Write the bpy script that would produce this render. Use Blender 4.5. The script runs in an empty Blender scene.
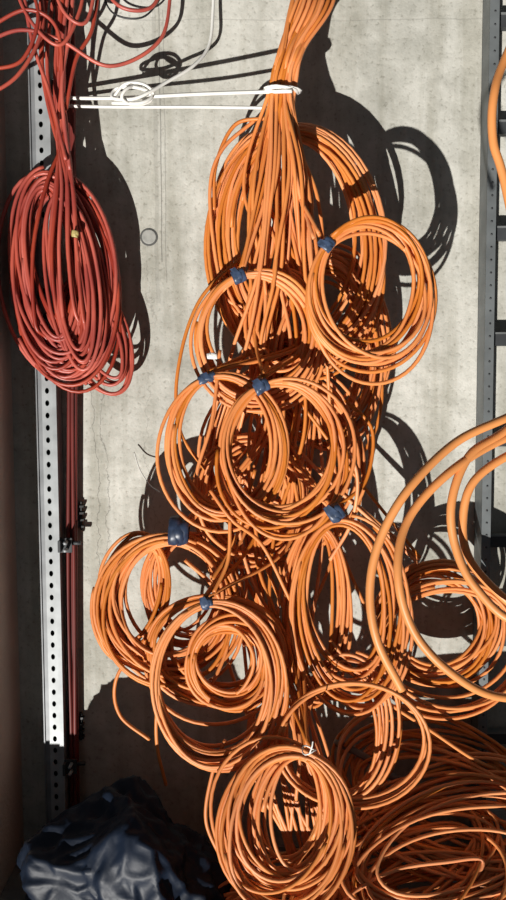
import bpy, math, random
import numpy as np
from mathutils import Vector, Matrix, noise

# ------------------------------------------------------------------ camera
F=800.0; CD=2.0; CZ=1.18; TH=math.radians(4.15)
cam=bpy.data.cameras.new("camera"); camo=bpy.data.objects.new("camera",cam)
bpy.context.scene.collection.objects.link(camo)
cam.sensor_fit='VERTICAL'; cam.sensor_height=24; cam.lens=24*F/900; cam.clip_start=0.02
camo.location=(0,-CD,CZ)
R=Matrix.Rotation(math.pi/2-TH,3,'X') @ Matrix.Rotation(math.radians(-0.25),3,'Z')
camo.rotation_euler=R.to_euler()
bpy.context.scene.camera=camo
RN=np.array(R)
def U(px,py,d):
    """world point standing d metres out of the wall, measured from the photograph"""
    v=RN@np.array([(px-253)/F,-(py-450)/F,-1.0])
    t=(CD-d)/v[1]
    return np.array([0,-CD,CZ])+v*t

# ------------------------------------------------------------------ materials
def mat(name,col,rough=0.5,metal=0,var=0.0,scale=8,col2=None,bump=0.0,bscale=60,spec=0.5,island=0.0):
    m=bpy.data.materials.new(name); m.use_nodes=True
    nt=m.node_tree; b=nt.nodes['Principled BSDF']
    b.inputs['Roughness'].default_value=rough; b.inputs['Metallic'].default_value=metal
    b.inputs['Specular IOR Level'].default_value=spec
    tc=nt.nodes.new('ShaderNodeTexCoord')
    n=nt.nodes.new('ShaderNodeTexNoise'); n.inputs['Scale'].default_value=scale; n.inputs['Detail'].default_value=5
    nt.links.new(tc.outputs['Object'],n.inputs['Vector'])
    r=nt.nodes.new('ShaderNodeValToRGB')
    r.color_ramp.elements[0].position=0.3; r.color_ramp.elements[1].position=0.7
    c2=col2 if col2 else tuple(c*(1-var) for c in col)
    r.color_ramp.elements[0].color=(*c2,1); r.color_ramp.elements[1].color=(*col,1)
    nt.links.new(n.outputs['Fac'],r.inputs['Fac']); out=r.outputs['Color']
    if island>0:   # random tint per cable, for contrast the frontal light doesn't give
        g=nt.nodes.new('ShaderNodeNewGeometry'); mr=nt.nodes.new('ShaderNodeMapRange')
        mr.inputs['To Min'].default_value=1-island; mr.inputs['To Max'].default_value=1.08
        nt.links.new(g.outputs['Random Per Island'],mr.inputs['Value'])
        h=nt.nodes.new('ShaderNodeHueSaturation'); nt.links.new(out,h.inputs['Color']); nt.links.new(mr.outputs['Result'],h.inputs['Value'])
        ms=nt.nodes.new('ShaderNodeMapRange'); ms.inputs['To Min'].default_value=1.06; ms.inputs['To Max'].default_value=.92
        nt.links.new(g.outputs['Random Per Island'],ms.inputs['Value']); nt.links.new(ms.outputs['Result'],h.inputs['Saturation'])
        out=h.outputs['Color']
    nt.links.new(out,b.inputs['Base Color'])
    if bump>0:
        n2=nt.nodes.new('ShaderNodeTexNoise'); n2.inputs['Scale'].default_value=bscale; n2.inputs['Detail'].default_value=6
        nt.links.new(tc.outputs['Object'],n2.inputs['Vector'])
        bp=nt.nodes.new('ShaderNodeBump'); bp.inputs['Strength'].default_value=bump; bp.inputs['Distance'].default_value=0.01
        nt.links.new(n2.outputs['Fac'],bp.inputs['Height']); nt.links.new(bp.outputs['Normal'],b.inputs['Normal'])
    return m
ORANGE=mat("orange_cable_sheath",(0.76,0.272,0.072),0.46,scale=7,col2=(0.60,0.180,0.042),spec=.4,island=.24)
ORANGE2=mat("orange_cable_sheath_light",(0.72,0.28,0.085),0.45,var=0.15,scale=5,spec=.4)
RED=mat("red_cable_sheath",(0.50,0.088,0.050),0.42,scale=9,col2=(0.28,0.036,0.028),island=.32)
REDSHADE=mat("red_cable_sheath_shaded",(0.16,0.025,0.02),0.5,var=0.4)  # red sheath with the shade put into its colour
WHITE=mat("white_plastic",(0.74,0.73,0.69),0.45,var=0.08)
TAPE=mat("blue_tape",(0.050,0.080,0.15),0.4,var=0.6,scale=90,spec=.5)
NTAPE=mat("navy_tape",(0.026,0.042,0.085),0.4,var=0.5,scale=90)
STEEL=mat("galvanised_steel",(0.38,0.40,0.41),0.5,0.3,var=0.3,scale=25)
STEELD=mat("darker_steel_flange",(0.24,0.25,0.26),0.5,0.3,var=0.3,scale=25)  # darker grey copy of the channel steel
DSTEEL=mat("dark_steel",(0.045,0.048,0.052),0.6,0.1,var=0.4,scale=20)
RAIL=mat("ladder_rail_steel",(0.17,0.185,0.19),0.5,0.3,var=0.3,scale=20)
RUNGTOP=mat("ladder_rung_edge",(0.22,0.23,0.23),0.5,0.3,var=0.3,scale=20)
BAG=mat("black_bin_liner_plastic",(0.008,0.015,0.032),0.50,var=0.4,scale=6,bump=0.15,bscale=18,spec=.25)
GREY=mat("grey_conduit",(0.20,0.19,0.17),0.6,var=0.3)
BLACK=mat("black_wire_and_shadow",(0.015,0.015,0.016),0.5,var=0.2)  # for the thin black wire and the solid hook shadows
COLUMN=mat("dark_brown_concrete",(0.62,0.50,0.43),0.85,scale=3,col2=(0.40,0.32,0.275),bump=0.4,bscale=90)
FLOOR=mat("dusty_concrete_floor",(0.18,0.165,0.15),0.9,scale=5,col2=(0.10,0.095,0.09),bump=0.5,bscale=80)

def wall_mat():
    m=bpy.data.materials.new("cast_concrete"); m.use_nodes=True; nt=m.node_tree; N=nt.nodes; L=nt.links
    b=N['Principled BSDF']; b.inputs['Roughness'].default_value=0.85; b.inputs['Specular IOR Level'].default_value=0.25
    tc=N.new('ShaderNodeTexCoord')
    def nz(scale,detail,sx=1,sz=1,rough=0.6):
        mp=N.new('ShaderNodeMapping'); mp.inputs['Scale'].default_value=(sx,1,sz); L.new(tc.outputs['Object'],mp.inputs['Vector'])
        n=N.new('ShaderNodeTexNoise'); n.inputs['Scale'].default_value=scale; n.inputs['Detail'].default_value=detail; n.inputs['Roughness'].default_value=rough
        L.new(mp.outputs['Vector'],n.inputs['Vector']); return n.outputs['Fac']
    def ramp(f,p0,c0,p1,c1):
        r=N.new('ShaderNodeValToRGB'); r.color_ramp.elements[0].position=p0; r.color_ramp.elements[1].position=p1
        r.color_ramp.elements[0].color=(*c0,1); r.color_ramp.elements[1].color=(*c1,1); L.new(f,r.inputs['Fac']); return r.outputs['Color']
    def mul(a,c,f=1.0):
        x=N.new('ShaderNodeMix'); x.data_type='RGBA'; x.blend_type='MULTIPLY'; x.inputs[0].default_value=f
        L.new(a,x.inputs[6]); L.new(c,x.inputs[7]); return x.outputs[2]
    base=ramp(nz(2.2,8),0.34,(0.40,0.395,0.355),0.64,(0.58,0.572,0.525))
    streak=ramp(nz(3,6,4,0.35),0.38,(0.70,0.69,0.65),0.54,(1,1,1))
    speck=ramp(nz(90,4),0.32,(0.62,0.61,0.59),0.44,(1,1,1))
    blot=ramp(nz(11,8,1,1,.7),0.36,(0.72,0.72,0.70),0.58,(1,1,1))
    c=mul(mul(mul(base,streak,0.8),speck,0.8),blot,0.9)
    sep=N.new('ShaderNodeSeparateXYZ'); L.new(tc.outputs['Object'],sep.inputs[0])
    wig=nz(6,5,1,1)
    def line(ax,x0,w,amp,dark,z0,z1):
        def M(op,a,bv):
            q=N.new('ShaderNodeMath'); q.operation=op
            if isinstance(a,float): q.inputs[0].default_value=a
            else: L.new(a,q.inputs[0])
            if bv is not None:
                if isinstance(bv,float): q.inputs[1].default_value=bv
                else: L.new(bv,q.inputs[1])
            return q.outputs[0]
        o='Z' if ax=='X' else 'X'
        wv=M('MULTIPLY',M('SUBTRACT',wig,0.5),amp)
        d=M('ABSOLUTE',M('ADD',M('SUBTRACT',sep.outputs[ax],x0),wv),None)
        inside=M('LESS_THAN',d,w)
        zz=M('MULTIPLY',M('GREATER_THAN',sep.outputs[o],z0),M('LESS_THAN',sep.outputs[o],z1))
        return M('MULTIPLY',M('MULTIPLY',inside,zz),dark)
    zs=float(U(200,20,0)[2])
    for a in [('X',-0.222,0.0014,0.012,0.6,1.5,2.6),('X',-0.212,0.0012,0.02,0.4,1.45,2.1),('X',-0.235,0.005,0.03,0.2,1.4,2.6),('X',-0.395,0.0010,0.10,0.6,0.7,1.35),
              ('X',-0.372,0.001,0.14,0.5,0.55,1.25),('X',0.30,0.001,0.06,0.3,0.2,1.2),('X',-0.26,0.0009,0.16,0.3,0.4,1.5),('Z',zs,0.0014,0.02,0.22,-1.0,2.0)]:
        f=line(*a)
        x=N.new('ShaderNodeMix'); x.data_type='RGBA'; L.new(f,x.inputs[0]); L.new(c,x.inputs[6]); x.inputs[7].default_value=(0.12,0.115,0.105,1); c=x.outputs[2]
    L.new(c,b.inputs['Base Color'])
    bp=N.new('ShaderNodeBump'); bp.inputs['Strength'].default_value=0.4; bp.inputs['Distance'].default_value=0.006
    L.new(nz(45,8),bp.inputs['Height']); L.new(bp.outputs['Normal'],b.inputs['Normal'])
    return m
WALL=wall_mat()

# ------------------------------------------------------------------ mesh helpers
def link(o,parent=None):
    bpy.context.scene.collection.objects.link(o)
    if parent: o.parent=parent
    return o
def empty(name):
    e=bpy.data.objects.new(name,None); e.empty_display_size=0.05; return link(e)
def mesh(name,verts,faces,m,parent=None,smooth=False):
    me=bpy.data.meshes.new(name); me.from_pydata([tuple(map(float,v)) for v in verts],[],faces); me.update()
    me.materials.append(m)
    if smooth:
        me.polygons.foreach_set('use_smooth',[True]*len(me.polygons))
    return link(bpy.data.objects.new(name,me),parent)
def boxgeo(x0,x1,y0,y1,z0,z1,V,Fc):
    b=len(V); V+= [(x,y,z) for x in(x0,x1) for y in(y0,y1) for z in(z0,z1)]
    Fc+= [tuple(b+i for i in f) for f in [(0,1,3,2),(4,6,7,5),(0,4,5,1),(2,3,7,6),(0,2,6,4),(1,5,7,3)]]
def box(name,x0,x1,y0,y1,z0,z1,m,parent=None):
    V=[];Fc=[]; boxgeo(x0,x1,y0,y1,z0,z1,V,Fc); return mesh(name,V,Fc,m,parent)

class Tubes:
    def __init__(s): s.V=[];s.F=[];s.n=0
    def add(s,P,r,sides=6):
        P=np.asarray(P,float); n=len(P)
        P=P.copy(); P[:,1]=np.minimum(P[:,1],-r*1.05); P[:,2]=np.maximum(P[:,2],r)
        T=np.gradient(P,axis=0); T/=np.linalg.norm(T,axis=1)[:,None]+1e-12
        nrm=np.zeros_like(P); a=np.array([0,-1.,0]) if abs(T[0,1])<0.9 else np.array([1.,0,0])
        v=a-T[0]*a.dot(T[0]); v/=np.linalg.norm(v); nrm[0]=v
        for i in range(1,n):
            v=v-T[i]*v.dot(T[i]); v/=np.linalg.norm(v)+1e-12; nrm[i]=v
        B=np.cross(T,nrm)
        rr=np.broadcast_to(np.asarray(r,float),(n,))
        ang=np.arange(sides)*2*math.pi/sides
        ring=P[:,None,:]+rr[:,None,None]*(np.cos(ang)[None,:,None]*nrm[:,None,:]+np.sin(ang)[None,:,None]*B[:,None,:])
        s.V.append(ring.reshape(-1,3))
        i=np.arange(n-1)[:,None]*sides; j=np.arange(sides)[None,:]; j2=(j+1)%sides
        f=np.stack([i+j,i+j2,i+sides+j2,i+sides+j],-1).reshape(-1,4)+s.n
        s.F+= [tuple(q) for q in f.tolist()]
        s.F.append(tuple(range(s.n+sides-1,s.n-1,-1))); s.F.append(tuple(range(s.n+(n-1)*sides,s.n+n*sides)))
        s.n+=n*sides
    def obj(s,name,m,parent=None):
        return mesh(name,np.concatenate(s.V),s.F,m,parent,True)

def spline(C,seg=14):
    C=np.asarray(C,float); C=np.vstack([2*C[0]-C[1],C,2*C[-1]-C[-2]]); out=[]
    for i in range(1,len(C)-2):
        p0,p1,p2,p3=C[i-1:i+3]
        t=np.linspace(0,1,seg,endpoint=False)[:,None]
        out.append(0.5*((2*p1)+(-p0+p2)*t+(2*p0-5*p1+4*p2-p3)*t**2+(-p0+3*p1-3*p2+p3)*t**3))
    out.append(C[-2][None]); return np.vstack(out)
def path(pts,seg=14): return spline([U(*p) for p in pts],seg)

rng=np.random.default_rng(23)
def smoothrand(t,step,amp,heavy=0):
    k=int(t[-1]/step)+4; v=rng.uniform(-1,1,k)
    if heavy: v=np.where(rng.random(k)<heavy,v*2.0,v)
    x=t/step; i=np.floor(x).astype(int); f=x-i; f=f*f*(3-2*f)
    return amp*(v[i]*(1-f)+v[i+1]*f)

def tape(parent,C,T,rad,length,m=TAPE,name="tape_tie",flap=True):
    """band of adhesive tape wrapped flat round the bundle, slightly oval, with overlapping turns and a loose end"""
    T=np.array(T,float); T/=np.linalg.norm(T)
    O=np.array([0,-1.,0]); O=O-T*O.dot(T); O/=np.linalg.norm(O); S=np.cross(T,O)
    V=[];Fc=[]; sides=22; turns=3
    for k in range(turns):
        b=len(V); sh=(k-(turns-1)/2)*length*0.20; ang=rng.uniform(-.3,.3); rk=rad*(1+.04*k)
        T2=T*math.cos(ang)+S*math.sin(ang)
        for row,(o,sc) in enumerate([(-.36,.80),(-.32,.95),(-.1,1.02),(.1,1.0),(.32,.95),(.36,.80)]):
            for i in range(sides):
                a=2*math.pi*i/sides; q=rk*sc*(1+0.06*math.sin(3*a+k*2)+0.04*math.sin(7*a+row*1.3))
                V.append(np.array(C)+T*sh+T2*o*length*.8+O*math.cos(a)*q*.8+S*math.sin(a)*q*1.05)
        for row in range(5):
            for i in range(sides):
                i2=(i+1)%sides; Fc.append((b+row*sides+i,b+row*sides+i2,b+(row+1)*sides+i2,b+(row+1)*sides+i))
    mesh(name,V,Fc,m,parent,True)
    if flap:
        a=np.array(C)+O*rad*.8; q=[]; w=length*.2
        for k in range(6):
            c=a+S*(k*rad*.28)+O*(.001-.0005*k)+T*k*rad*.10
            q+= [c-T*w,c+T*w]
        mesh(name+"_end",q,[(2*k,2*k+1,2*k+3,2*k+2) for k in range(5)],m,parent)

CR=0.0044
def coil(name,cx,cy,rx,ry,d,n,spread,tie=90,tilt=(0,0),rot=0,r=CR,m=ORANGE,off=6,dsp=0.02,tp=(0.017,0.05),
         pinch=0.25,heavy=0.18,cables=None,tapemat=TAPE,seg=48,parent=None,tpos=None):
    E=empty(name) if parent is None else parent
    C=U(cx,cy,d); k=np.linalg.norm(U(cx+1,cy,d)-C); ta=math.radians(tie); ro=math.radians(rot)
    tb=Tubes()
    if cables is None: cables=max(1,int(round(n/1.9)))
    def pos(th,x,y,dd):
        X=x*math.cos(ro)-y*math.sin(ro); Y=x*math.sin(ro)+y*math.cos(ro)
        out=np.zeros((len(X),3)); out[:,0]=C[0]+k*X; out[:,2]=C[2]+k*Y
        out[:,1]=C[1]-(k*(tilt[0]*X+tilt[1]*Y)+dd); return out
    for c in range(cables):
        nn=n/cables; t=np.linspace(0,nn+rng.uniform(-.25,.35),int(nn*seg)+8)
        th=ta+2*math.pi*t*(1 if c%2 else -1)+rng.uniform(-.35,.35)
        w=pinch+(1-pinch)*(0.5-0.5*np.cos(th-ta))**0.6
        own=rng.uniform(-.5,.5)*spread
        s=own+smoothrand(t,0.5,spread*.8,heavy)
        ox=(smoothrand(t,0.8,off*.7,heavy)+rng.uniform(-.6,.6)*off)*w; oy=(smoothrand(t,0.8,off*.7,heavy)+rng.uniform(-.6,.6)*off)*w
        wob=smoothrand(t,0.13,1.7)
        x=(rx+(s+wob)*w)*np.cos(th)+ox; y=(ry+(s+wob)*w)*np.sin(th)+oy
        dd=(smoothrand(t,0.45,dsp*.8)+rng.uniform(-.4,.4)*dsp)*w
        tb.add(pos(th,x,y,dd),r)
    tb.obj("cable_loops",m,E)
    if tp:
        a=np.array([ta]); p=pos(a,rx*np.cos(a),ry*np.sin(a),np.zeros(1))[0]
        a2=np.array([ta+.05]); p2=pos(a2,rx*np.cos(a2),ry*np.sin(a2),np.zeros(1))[0]
        if tpos: q=U(*tpos); p2=p2-p+q; p=q
        tape(E,p,p2-p,tp[0],tp[1],tapemat,flap=(tapemat is TAPE))
    return E

# ------------------------------------------------------------------ room
WB=box("wall_back",-0.62,1.6,0,0.2,0,3.2,WALL)
box("wall_left",-0.80,-0.600,-0.21,0,0,3.2,COLUMN)
box("floor",-0.80,1.6,-0.40,0.2,-0.15,0,FLOOR)

pc=U(149,237,0)
def ringmesh(name,prof,m):
    V=[];Fc=[];n=32
    for rr,y in prof: V+=[(pc[0]+rr*math.cos(a*2*math.pi/n),y,pc[2]+rr*math.sin(a*2*math.pi/n)) for a in range(n)]
    for q in range(len(prof)-1): Fc.extend([(q*n+a,q*n+(a+1)%n,(q+1)*n+(a+1)%n,(q+1)*n+a) for a in range(n)])
    Fc.append(tuple((len(prof)-1)*n+a for a in range(n))); mesh(name,V,Fc,m,WB)
ringmesh("formwork_tie_rim",[(0.0220,-0.0002),(0.0210,-0.0012),(0.0175,-0.0012)],mat("tie_rim",(0.10,0.10,0.095),.9,var=.4,scale=80))
ringmesh("formwork_tie_plug",[(0.0174,-0.0002),(0.0172,-0.003),(0.015,-0.0035)],mat("plug_mortar",(0.34,0.34,0.315),0.85,var=0.3,scale=60))

# ------------------------------------------------------------------ slotted strut channel on the left
E=empty("slotted_strut_channel")
xl=U(37,450,0.05)[0]; xr=U(58,450,0.05)[0]
yf=-0.05; pitch=0.030; V=[];Fc=[]; W=xr-xl
def holestrip(x0,x1,z0,z1,y,hx,hz,pitch,V,Fc):
    z=z0; cx=(x0+x1)/2
    while z<z1:
        b=len(V); cz=z+pitch/2; n=16
        for i in range(n):
            a=2*math.pi*i/n; V.append((cx+hx*math.cos(a),y,cz+hz*math.sin(a)))
        for i in range(n):
            a=2*math.pi*i/n; c,s=math.cos(a),math.sin(a); q=max(abs(c),abs(s)); V.append((cx+(x1-x0)/2*c/q,y,cz+pitch/2*s/q))
        Fc+=[(b+i,b+(i+1)%n,b+n+(i+1)%n,b+n+i) for i in range(n)]
        z+=pitch
holestrip(xl+W*0.30,xr-W*0.20,0.0,3.15,yf,0.0050,0.0072,pitch,V,Fc)
o=mesh("perforated_face",V,Fc,STEEL,E); s=o.modifiers.new("thick",'SOLIDIFY'); s.thickness=0.0025
V=[];Fc=[]
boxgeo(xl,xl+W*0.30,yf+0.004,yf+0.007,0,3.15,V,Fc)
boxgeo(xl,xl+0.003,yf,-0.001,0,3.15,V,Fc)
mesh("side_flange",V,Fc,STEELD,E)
V=[];Fc=[]
boxgeo(xr-W*0.20,xr,yf-0.007,yf+0.002,0,3.15,V,Fc)
boxgeo(xr-0.003,xr,yf,-0.001,0,3.15,V,Fc)
mesh("front_lip",V,Fc,STEEL,E)
box("back_web",xl,xr,-0.006,-0.001,0,3.15,DSTEEL,E)  # dark web colour stands in for shade inside the channel
for py in (88,545,766):
    c=U(66,py,0.05); V=[];Fc=[]
    boxgeo(xr,xr+0.030,-0.056,-0.050,c[2]-0.018,c[2]+0.018,V,Fc)
    boxgeo(xr+0.0,xr+0.006,-0.075,-0.050,c[2]-0.014,c[2]+0.014,V,Fc)
    mesh("clamp",V,Fc,DSTEEL,E)
    tb=Tubes()
    for dz in(-0.009,0.009):
        tb.add([(xr+0.018,-0.05,c[2]+dz),(xr+0.018,-0.078,c[2]+dz)],0.0045,6)
    tb.obj("clamp_bolts",STEEL,E)
    tb=Tubes(); tb.add([(xr+0.03,-0.045,c[2]+0.004),(xr+0.05,-0.045,c[2]+0.004)],0.005,6); tb.obj("clamp_stud",DSTEEL,E)
E=empty("shaded_red_riser_cables"); tb=Tubes()  # red cables beside the channel, darkened in colour as if shaded
for i in range(9):
    x=67+rng.uniform(0,9); dd=rng.uniform(0.012,0.035)
    tb.add(path([(66+rng.uniform(0,8),-60,0.03),(65+rng.uniform(0,9),90,0.03),(x+rng.uniform(-1,2),250,dd),(x,420,dd),(x+rng.uniform(-1,2),600,dd),(x+2+rng.uniform(-1,2),745,dd),(x+3,846,dd)]),0.0050)
tb.obj("cables",REDSHADE,E)
for py in (515,725):  # small hook-like shadows on the wall, built as solid black pieces
    E=empty("wall_hook_shadow"); c=U(82,py,0); V=[];Fc=[]
    for k in range(4): boxgeo(c[0]-0.006,c[0]+0.007,-0.016,0,c[2]-0.03+k*0.017,c[2]-0.025+k*0.017,V,Fc)
    boxgeo(c[0]-0.004,c[0]+0.002,-0.012,0,c[2]-0.035,c[2]+0.035,V,Fc)
    mesh("shadow_body",V,Fc,BLACK,E)

# ------------------------------------------------------------------ red cables
E=empty("red_cable_coil"); RR=0.0047
coil("x",62,275,44,92,0.088,22,14,tie=95,rot=4,m=RED,off=10,dsp=0.022,tp=None,pinch=0.5,r=RR,parent=E)
coil("x",56,266,30,82,0.105,17,13,tie=95,rot=5,m=RED,off=10,dsp=0.022,tp=None,pinch=0.55,r=RR,parent=E)
coil("x",72,280,20,80,0.115,10,9,tie=95,rot=6,m=RED,off=9,dsp=0.015,tp=None,pinch=0.6,r=RR,parent=E)
coil("x",96,338,25,55,0.08,6,9,tie=110,rot=20,m=RED,off=9,dsp=0.02,tp=None,pinch=0.5,r=.0045,parent=E)
tb=Tubes()
for i in range(9):
    a=rng.uniform(-26,26)
    tb.add(path([(44+i*3.2+rng.uniform(-6,6),-50,0.07),(50+rng.uniform(-10,14),60,0.08),(60+rng.uniform(-6,8),130,0.09),(60+a*.6,185,0.125),(56+a,250,0.135),(60+a*1.1,300+rng.uniform(-30,30),0.125),(70+a,350+rng.uniform(-20,10),.105),(84+a*.8,376+rng.uniform(-12,12),.075)]),RR)
tb.obj("feed_cables",RED,E)
tape(E,U(75,234,0.15),(0.2,0,1),0.007,0.016,mat("yellow_label",(0.40,0.32,0.12),0.5),"label",False)
E=empty("loose_red_cables"); tb=Tubes()
for pts in [[(-20,100,.16),(18,75,.15),(42,30,.13),(40,-20,.1)],[(-20,45,.15),(20,30,.14),(60,40,.12),(110,66,.10),(160,40,.08),(172,-15,.06)],
            [(95,-30,.08),(118,5,.09),(150,8,.08),(166,-20,.06)],[(8,-30,.14),(30,20,.14),(60,45,.13),(80,10,.12),(85,-30,.1)],
            [(-15,30,.14),(25,10,.14),(55,25,.13),(62,70,.12),(58,120,.10)],[(20,-30,.14),(32,40,.13),(50,95,.11),(66,160,.13)],
            [(75,-30,.1),(70,30,.11),(62,90,.12),(70,170,.12)],[(48,-30,.12),(64,12,.13),(86,22,.12),(97,-20,.1)],
            [(-10,70,.15),(22,60,.14),(38,20,.14),(30,-20,.12)],[(100,-20,.09),(92,30,.1),(76,60,.11),(66,110,.11)]]:
    tb.add(path(pts),0.0046)
tb.obj("cables",RED,E)
E=empty("loose_black_wire"); tb=Tubes()
tb.add(path([(98,-20,.05),(112,12,.06),(140,18,.06),(158,2,.05),(168,-25,.05)]),0.0022)
tb.obj("wire",BLACK,E)

# ------------------------------------------------------------------ white rods and knot
E=empty("white_threaded_rod_hanger"); tb=Tubes()
tb.add(path([(66,98,.05),(120,98,.10),(200,94,.155),(292,91,.235)]),0.0044)
tb.add(path([(66,106,.05),(120,107,.09),(200,107,.13),(268,108,.19)]),0.0038)
tb.add(path([(66,98,.05),(67,102,.045),(66,106,.05)]),0.0044)
tb.obj("rods",WHITE,E)
E=empty("white_knotted_cable"); tb=Tubes()
tb.add(path([(214,-40,.03),(213,10,.04),(209,45,.06),(193,66,.09),(165,83,.12),(148,93,.14),(132,99,.14),(113,98,.13),(116,89,.12),(133,87,.14),(149,92,.13),(150,101,.12),(134,105,.13),(122,98,.15),(128,88,.15),(143,86,.12),(152,96,.13),(140,103,.14),(112,103,.13)]),0.0040)
tb.add(path([(113,98,.125),(125,84,.135),(143,84,.14),(153,93,.13),(143,100,.12)]),0.0036)
tb.obj("cable",WHITE,E)
E=empty("thin_white_wire"); tb=Tubes()
tb.add(path([(134,452,.02),(140,470,.04),(150,485,.07),(160,492,.1)]),0.0015)
tb.obj("wire",WHITE,E)

# ------------------------------------------------------------------ main orange bundle
E=empty("orange_cable_bundle"); tb=Tubes()
ties={'A':(288,128,.15),'B':(316,236,.29),'C':(240,272,.24),'D':(208,372,.28),'E':(262,376,.31),'F':(180,530,.25),'G':(207,596,.31),'H':(336,514,.26),'K':(308,748,.36),'I':(420,560,.14)}
dest=[]
def j(a): return rng.uniform(-a,a)
for k,(x,y,d) in ties.items():
    cnt={'A':5,'B':3,'C':4,'D':4,'E':4,'F':4,'G':3,'H':4,'K':4,'I':3}[k]
    for c in range(cnt):
        mid=[]
        if y>300:
            mid=[(266+j(16)+(x-270)*.10,200,.20+j(.03)),(284+j(34),330,.20+j(.03))]
        elif y>200: mid=[(282+j(8)+(x-280)*.3,170,.21+j(.02))]
        if y>480: mid.append((275+j(34)+(x-270)*.15,430,.18+j(.03)))
        if y>580: mid.append((270+j(34)+(x-270)*.2,540,.20))
        if y>700: mid.append((285+j(16),650,.24))
        dest.append((x,mid+[(x+j(4),y+j(3),d)]))
for c in range(20):
    u=c/19
    dest.append((255+u*70,[(270+u*34+j(6),170,.23+j(.03)),(252+u*72+j(9),270,.225+j(.03)),(240+u*84+j(12),350,.20+j(.03)),(215+u*110+j(18),440,.17+j(.02)),(205+u*120+j(22),540,.15+j(.02)),(240+u*70+j(18),650,.18),(262+u*58+j(16),760,.22),(275+u*80+j(20),860,.2)]))
dest.sort(key=lambda q:q[0]+j(30))
M=len(dest)
for i,(x,pts) in enumerate(dest):
    u=i/(M-1)
    tb.add(path([(316+j(5)+u*20,-60,.12+j(.05)),(294+u*40+j(3),0,.17+j(.035)),(281+u*22+j(3),50,.20+j(.02)),(270+u*24+j(2),92,.205+j(.014))]+pts),CR)
for pts in [[(170,640,.2),(158,700,.22),(157,745,.2),(166,785,.16)],[(205,470,.2),(180,430,.2),(178,370,.2),(200,300,.18),(250,250,.16)],
            [(255,120,.17),(222,150,.17),(210,190,.16),(216,260,.15),(232,330,.15)],[(268,118,.18),(235,125,.17),(216,165,.16),(214,210,.15)],
            [(300,150,.2),(318,200,.22),(322,260,.2),(310,330,.2)],[(140,640,.2),(116,680,.2),(120,715,.18),(150,740,.18)],
            [(255,470,.3),(235,540,.25),(212,580,.28)],[(235,500,.2),(245,560,.2),(262,600,.2),(290,640,.2),(300,700,.2),(296,760,.2)],
            [(320,480,.2),(345,560,.18),(380,640,.18),(400,700,.2),(395,760,.2),(370,800,.2)],
            [(300,520,.2),(292,600,.2),(300,680,.22),(340,700,.24),(370,690,.2),(386,640,.18)],
            [(220,350,.25),(212,420,.26),(196,480,.26),(206,530,.25),(240,560,.22)],[(345,400,.2),(372,430,.2),(366,480,.2),(340,505,.22)],
            [(260,620,.25),(290,690,.24),(300,740,.3),(296,800,.3)],[(225,740,.3),(212,775,.3),(206,820,.3),(222,860,.3)],
            [(330,640,.24),(372,690,.24),(430,730,.22),(485,765,.2),(530,775,.15)],
            [(210,490,.3),(232,520,.3),(262,545,.27),(290,600,.24)],[(330,430,.3),(356,470,.28),(352,520,.24),(330,560,.22)],
            [(185,560,.26),(215,590,.25),(228,640,.24),(210,690,.26)],[(230,520,.3),(228,560,.3),(214,592,.32)]]:
    tb.add(path(pts),CR)
tb.obj("strands",ORANGE,E)
tape(E,U(282,91,.207),(0.05,0,1),0.036,0.007,WHITE,"white_strap",False)

# ------------------------------------------------------------------ hanging orange coils
EA=coil("orange_cable_coil",298,243,76,110,0.14,26,19,tie=97,off=11,dsp=.035,tp=None,pinch=0.35,rot=4)
coil("x",262,225,42,88,0.13,9,11,tie=75,off=8,dsp=.03,tp=None,parent=EA,rot=-8)
coil("orange_cable_coil",322,350,50,84,0.13,22,16,tie=90,off=10,dsp=.03,tp=None,pinch=.6)
coil("orange_cable_coil",283,455,62,72,0.14,18,20,tie=90,off=11,dsp=.03,tp=None,pinch=.6)
coil("orange_cable_coil",250,500,48,58,0.17,9,14,tie=90,off=9,dsp=.03,tp=None,pinch=.6)
# B right coil
coil("orange_cable_coil",369,292,58,67,0.30,14,15,tie=138,tilt=(-.15,.1),off=9,dsp=.03,tp=(.013,.028),pinch=.15)
# C
EC=coil("orange_cable_coil",259,335,58,62,0.24,14,14,tie=110,off=8,dsp=.025,tp=(.014,.030),pinch=.15)
coil("x",282,318,32,44,0.22,6,8,tie=110,off=6,dsp=.025,tp=None,parent=EC)
# D
ED=coil("orange_cable_coil",222,446,56,70,0.285,11,13,tie=105,off=9,dsp=.02,tp=(.009,.040),pinch=.12)
tape(ED,U(212,356,.30),(1,0,.1),.006,.022,WHITE,"label",False)
# E
coil("orange_cable_coil",284,452,60,71,0.32,11,13,tie=112,off=9,dsp=.025,tp=(.013,.034),pinch=.12)
# F
EF=coil("orange_cable_coil",170,604,60,66,0.23,21,15,tie=85,off=10,dsp=.035,tp=(.028,.046),tapemat=NTAPE,pinch=.3,tpos=(179,531,.26))
coil("x",134,596,29,58,0.21,15,10,tie=60,off=7,dsp=.03,tp=None,parent=EF,rot=-12)
coil("x",185,590,36,54,0.19,10,12,tie=90,off=9,dsp=.02,tp=None,parent=EF)
# G
EG=coil("orange_cable_coil",216,680,61,79,0.31,12,11,tie=98,off=9,dsp=.022,tp=(.012,.028),pinch=.15)
coil("x",230,662,38,42,0.27,13,13,tie=170,off=9,dsp=.025,tp=None,parent=EG)
coil("x",215,650,62,52,0.24,13,14,tie=90,off=10,dsp=.02,tp=None,parent=EG)
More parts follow.
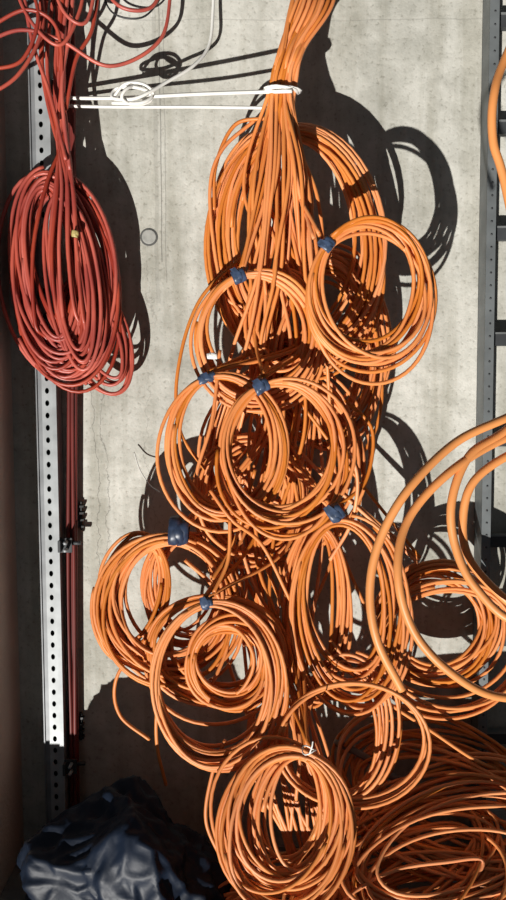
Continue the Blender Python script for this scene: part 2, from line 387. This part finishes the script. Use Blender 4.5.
# H
EH=coil("orange_cable_coil",350,608,50,90,0.25,11,13,tie=105,off=9,dsp=.022,tp=(.017,.034),rot=6,pinch=.2,tpos=(335,513,.345))
coil("x",316,612,26,84,0.215,15,10,tie=75,off=7,dsp=.025,tp=None,parent=EH,rot=-2)
# I
coil("orange_cable_coil",436,622,52,54,0.12,17,15,tie=120,off=9,dsp=.03,tp=None,pinch=.5)
coil("orange_cable_coil",450,650,72,64,0.17,6,10,tie=60,off=7,dsp=.02,tp=None,pinch=.6)
# loose large arcs
coil("orange_cable_coil",350,745,72,60,0.33,2.6,5,tie=120,off=4,dsp=.02,tp=None,cables=1,pinch=.7)
coil("orange_cable_coil",345,730,40,70,0.24,7,9,tie=80,off=7,dsp=.02,tp=None,pinch=.7)
# K bottom coil
EK=coil("orange_cable_coil",286,824,57,70,0.38,20,20,tie=72,tilt=(0,-.15),off=11,dsp=.035,tp=None,pinch=.1,rot=-8)
coil("x",292,814,34,58,0.36,10,12,tie=72,tilt=(0,-.15),off=9,dsp=.02,tp=None,pinch=.15,parent=EK,rot=-6)
tb=Tubes(); c0=U(309,750,.40)
tb.add(spline([c0+np.array([math.cos(a)*.014,-math.sin(a)*.016,.004*math.sin(a*2)]) for a in np.linspace(0,6.2,9)]),0.0016)
tb.add(spline([c0+np.array(q) for q in[(0,-.016,0),(.004,-.026,.018),(.006,-.026,.030)]]),0.0015)
tb.obj("wire_tie",WHITE,EK)
def heap(name,cx,cy,d,rx,ry,n,spread,rot=0,tilt=-.9,**k):
    return coil(name,cx,cy,rx,ry,d,n,spread,tie=180,tilt=(0,tilt),rot=rot,off=14,dsp=.045,tp=None,pinch=.8,**k)
heap("cable_coil_on_floor",440,790,.22,88,38,18,16,rot=-12)
heap("cable_coil_on_floor",455,850,.32,105,42,22,18,rot=10)
heap("cable_coil_on_floor",405,872,.34,95,34,17,16,rot=18)
heap("cable_coil_on_floor",460,915,.34,110,34,15,16,rot=0)
heap("cable_coil_on_floor",300,905,.28,80,22,12,12,rot=0)
E=empty("grey_conduit"); tb=Tubes()
tb.add(path([(335,742,.13),(365,757,.17),(400,782,.19),(440,805,.19),(500,825,.18)]),0.0085,10)
tb.obj("pipe",GREY,E)

# ------------------------------------------------------------------ near coil hanging at right, close to the lens
E=empty("orange_cable_coil"); tb=Tubes()
r=0.0054
tb.add(path([(545,400,1.0),(506,418,1.02),(455,443,1.03),(408,490,1.05),(380,540,1.05),(370,590,1.05),(377,640,1.05),(402,690,1.04)],20),r,10)
tb.add(path([(560,380,.98),(506,430,1.0),(470,455,1.02),(452,500,1.03),(455,545,1.03),(476,588,1.04),(520,622,1.05),(590,600,1.03),(620,500,1.0),(590,420,.98),(545,400,1.0)],20),r,10)
tb.add(path([(620,430,.98),(560,425,.99),(506,438,1.0),(450,472,1.03),(408,520,1.04),(398,575,1.06),(413,630,1.06),(450,672,1.06),(500,697,1.05),(570,690,1.03),(630,620,1.02),(650,520,1.0),(620,430,.98),(560,400,.98),(530,300,1.0),(504,180,1.0),(493,140,1.0),(494,95,1.0),(508,52,.98),(560,-60,.95),(570,-200,.9)],20),r,10)
tb.add(path([(640,470,.98),(570,440,.99),(520,450,1.0),(475,480,1.01),(463,520,1.01),(470,560,1.01),(506,600,1.02),(560,640,1.02),(620,620,1.0),(650,540,.98),(640,470,.98)],20),r,10)
tb.obj("cable_loops",ORANGE2,E)

# ------------------------------------------------------------------ cable ladder on the right
E=empty("cable_ladder")
x0=U(487.5,450,.07)[0]-0.012; V=[];Fc=[]
boxgeo(x0,x0+.004,-.070,-.010,0.0,3.15,V,Fc)
boxgeo(x0,x0+.022,-.073,-.069,0.0,3.15,V,Fc)
boxgeo(x0,x0+.022,-.013,-.010,0.0,3.15,V,Fc)
mesh("side_rail_left",V,Fc,RAIL,E)
V=[];Fc=[]; X1=x0+.50
boxgeo(X1,X1+.004,-.070,-.010,0.0,3.15,V,Fc); boxgeo(X1-.018,X1,-.073,-.069,0.0,3.15,V,Fc)
mesh("side_rail_right",V,Fc,RAIL,E)
z=[U(497,p,.035)[2] for p in(20,127,233,339,440,541,640,738)]
for q in z:
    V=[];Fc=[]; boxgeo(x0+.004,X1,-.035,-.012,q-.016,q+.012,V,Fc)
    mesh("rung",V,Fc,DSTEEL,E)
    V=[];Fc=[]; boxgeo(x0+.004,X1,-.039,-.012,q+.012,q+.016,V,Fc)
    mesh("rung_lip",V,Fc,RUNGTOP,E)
tb=Tubes()
zz=0.05
while zz<3.1:
    tb.add([(x0+.012,-.072,zz),(x0+.012,-.0738,zz)],.0028,8); zz+=.03
tb.obj("rail_perforations",DSTEEL,E)

# ------------------------------------------------------------------ bin bag in corner
import bmesh
bm=bmesh.new(); bmesh.ops.create_icosphere(bm,subdivisions=6,radius=1)
c=U(132,885,.20)
for v in bm.verts:
    p=v.co.copy()
    q=Vector((p.x*1.0,p.y*1.0,p.z*.7))
    n1=noise.noise(q*1.2+Vector((3,1,2)))
    dd,pp=noise.voronoi(q*1.9+Vector((.3,.9,.1))+0.35*noise.noise_vector(q*2)); cr=min(dd[1]-dd[0],.5)
    dd2,pp2=noise.voronoi(q*4.5+Vector((2.3,.2,4.1))+0.3*noise.noise_vector(q*4)); cr2=min(dd2[1]-dd2[0],.4)
    s=.86+.26*n1-.24*cr-.12*cr2
    z=.05+p.z*.21*s*(1+.35*math.exp(-((p.x-.1)/.4)**2))
    v.co=Vector((c[0]+p.x*.265*s, c[1]-.03+p.y*.17*s, max(0.002,z)))
    v.co.y=min(v.co.y,-.062)
me=bpy.data.meshes.new("black_bin_bag"); bm.to_mesh(me); bm.free(); me.materials.append(BAG)
me.polygons.foreach_set('use_smooth',[True]*len(me.polygons))
link(bpy.data.objects.new("black_bin_bag",me))

# ------------------------------------------------------------------ light
sd=bpy.data.lights.new("sun",'SUN'); sd.energy=6.3; sd.angle=math.radians(0.5); sd.color=(1,.965,.91)
so=bpy.data.objects.new("sun",sd); link(so)
so.rotation_euler=Vector((0.40,1.0,0.87)).to_track_quat('-Z','Y').to_euler(); so.location=(-1,-3,-1)
w=bpy.data.worlds.new("world"); bpy.context.scene.world=w; w.use_nodes=True
w.node_tree.nodes['Background'].inputs[0].default_value=(.85,.92,1,1); w.node_tree.nodes['Background'].inputs[1].default_value=.075
bpy.context.scene.view_settings.view_transform='Standard'
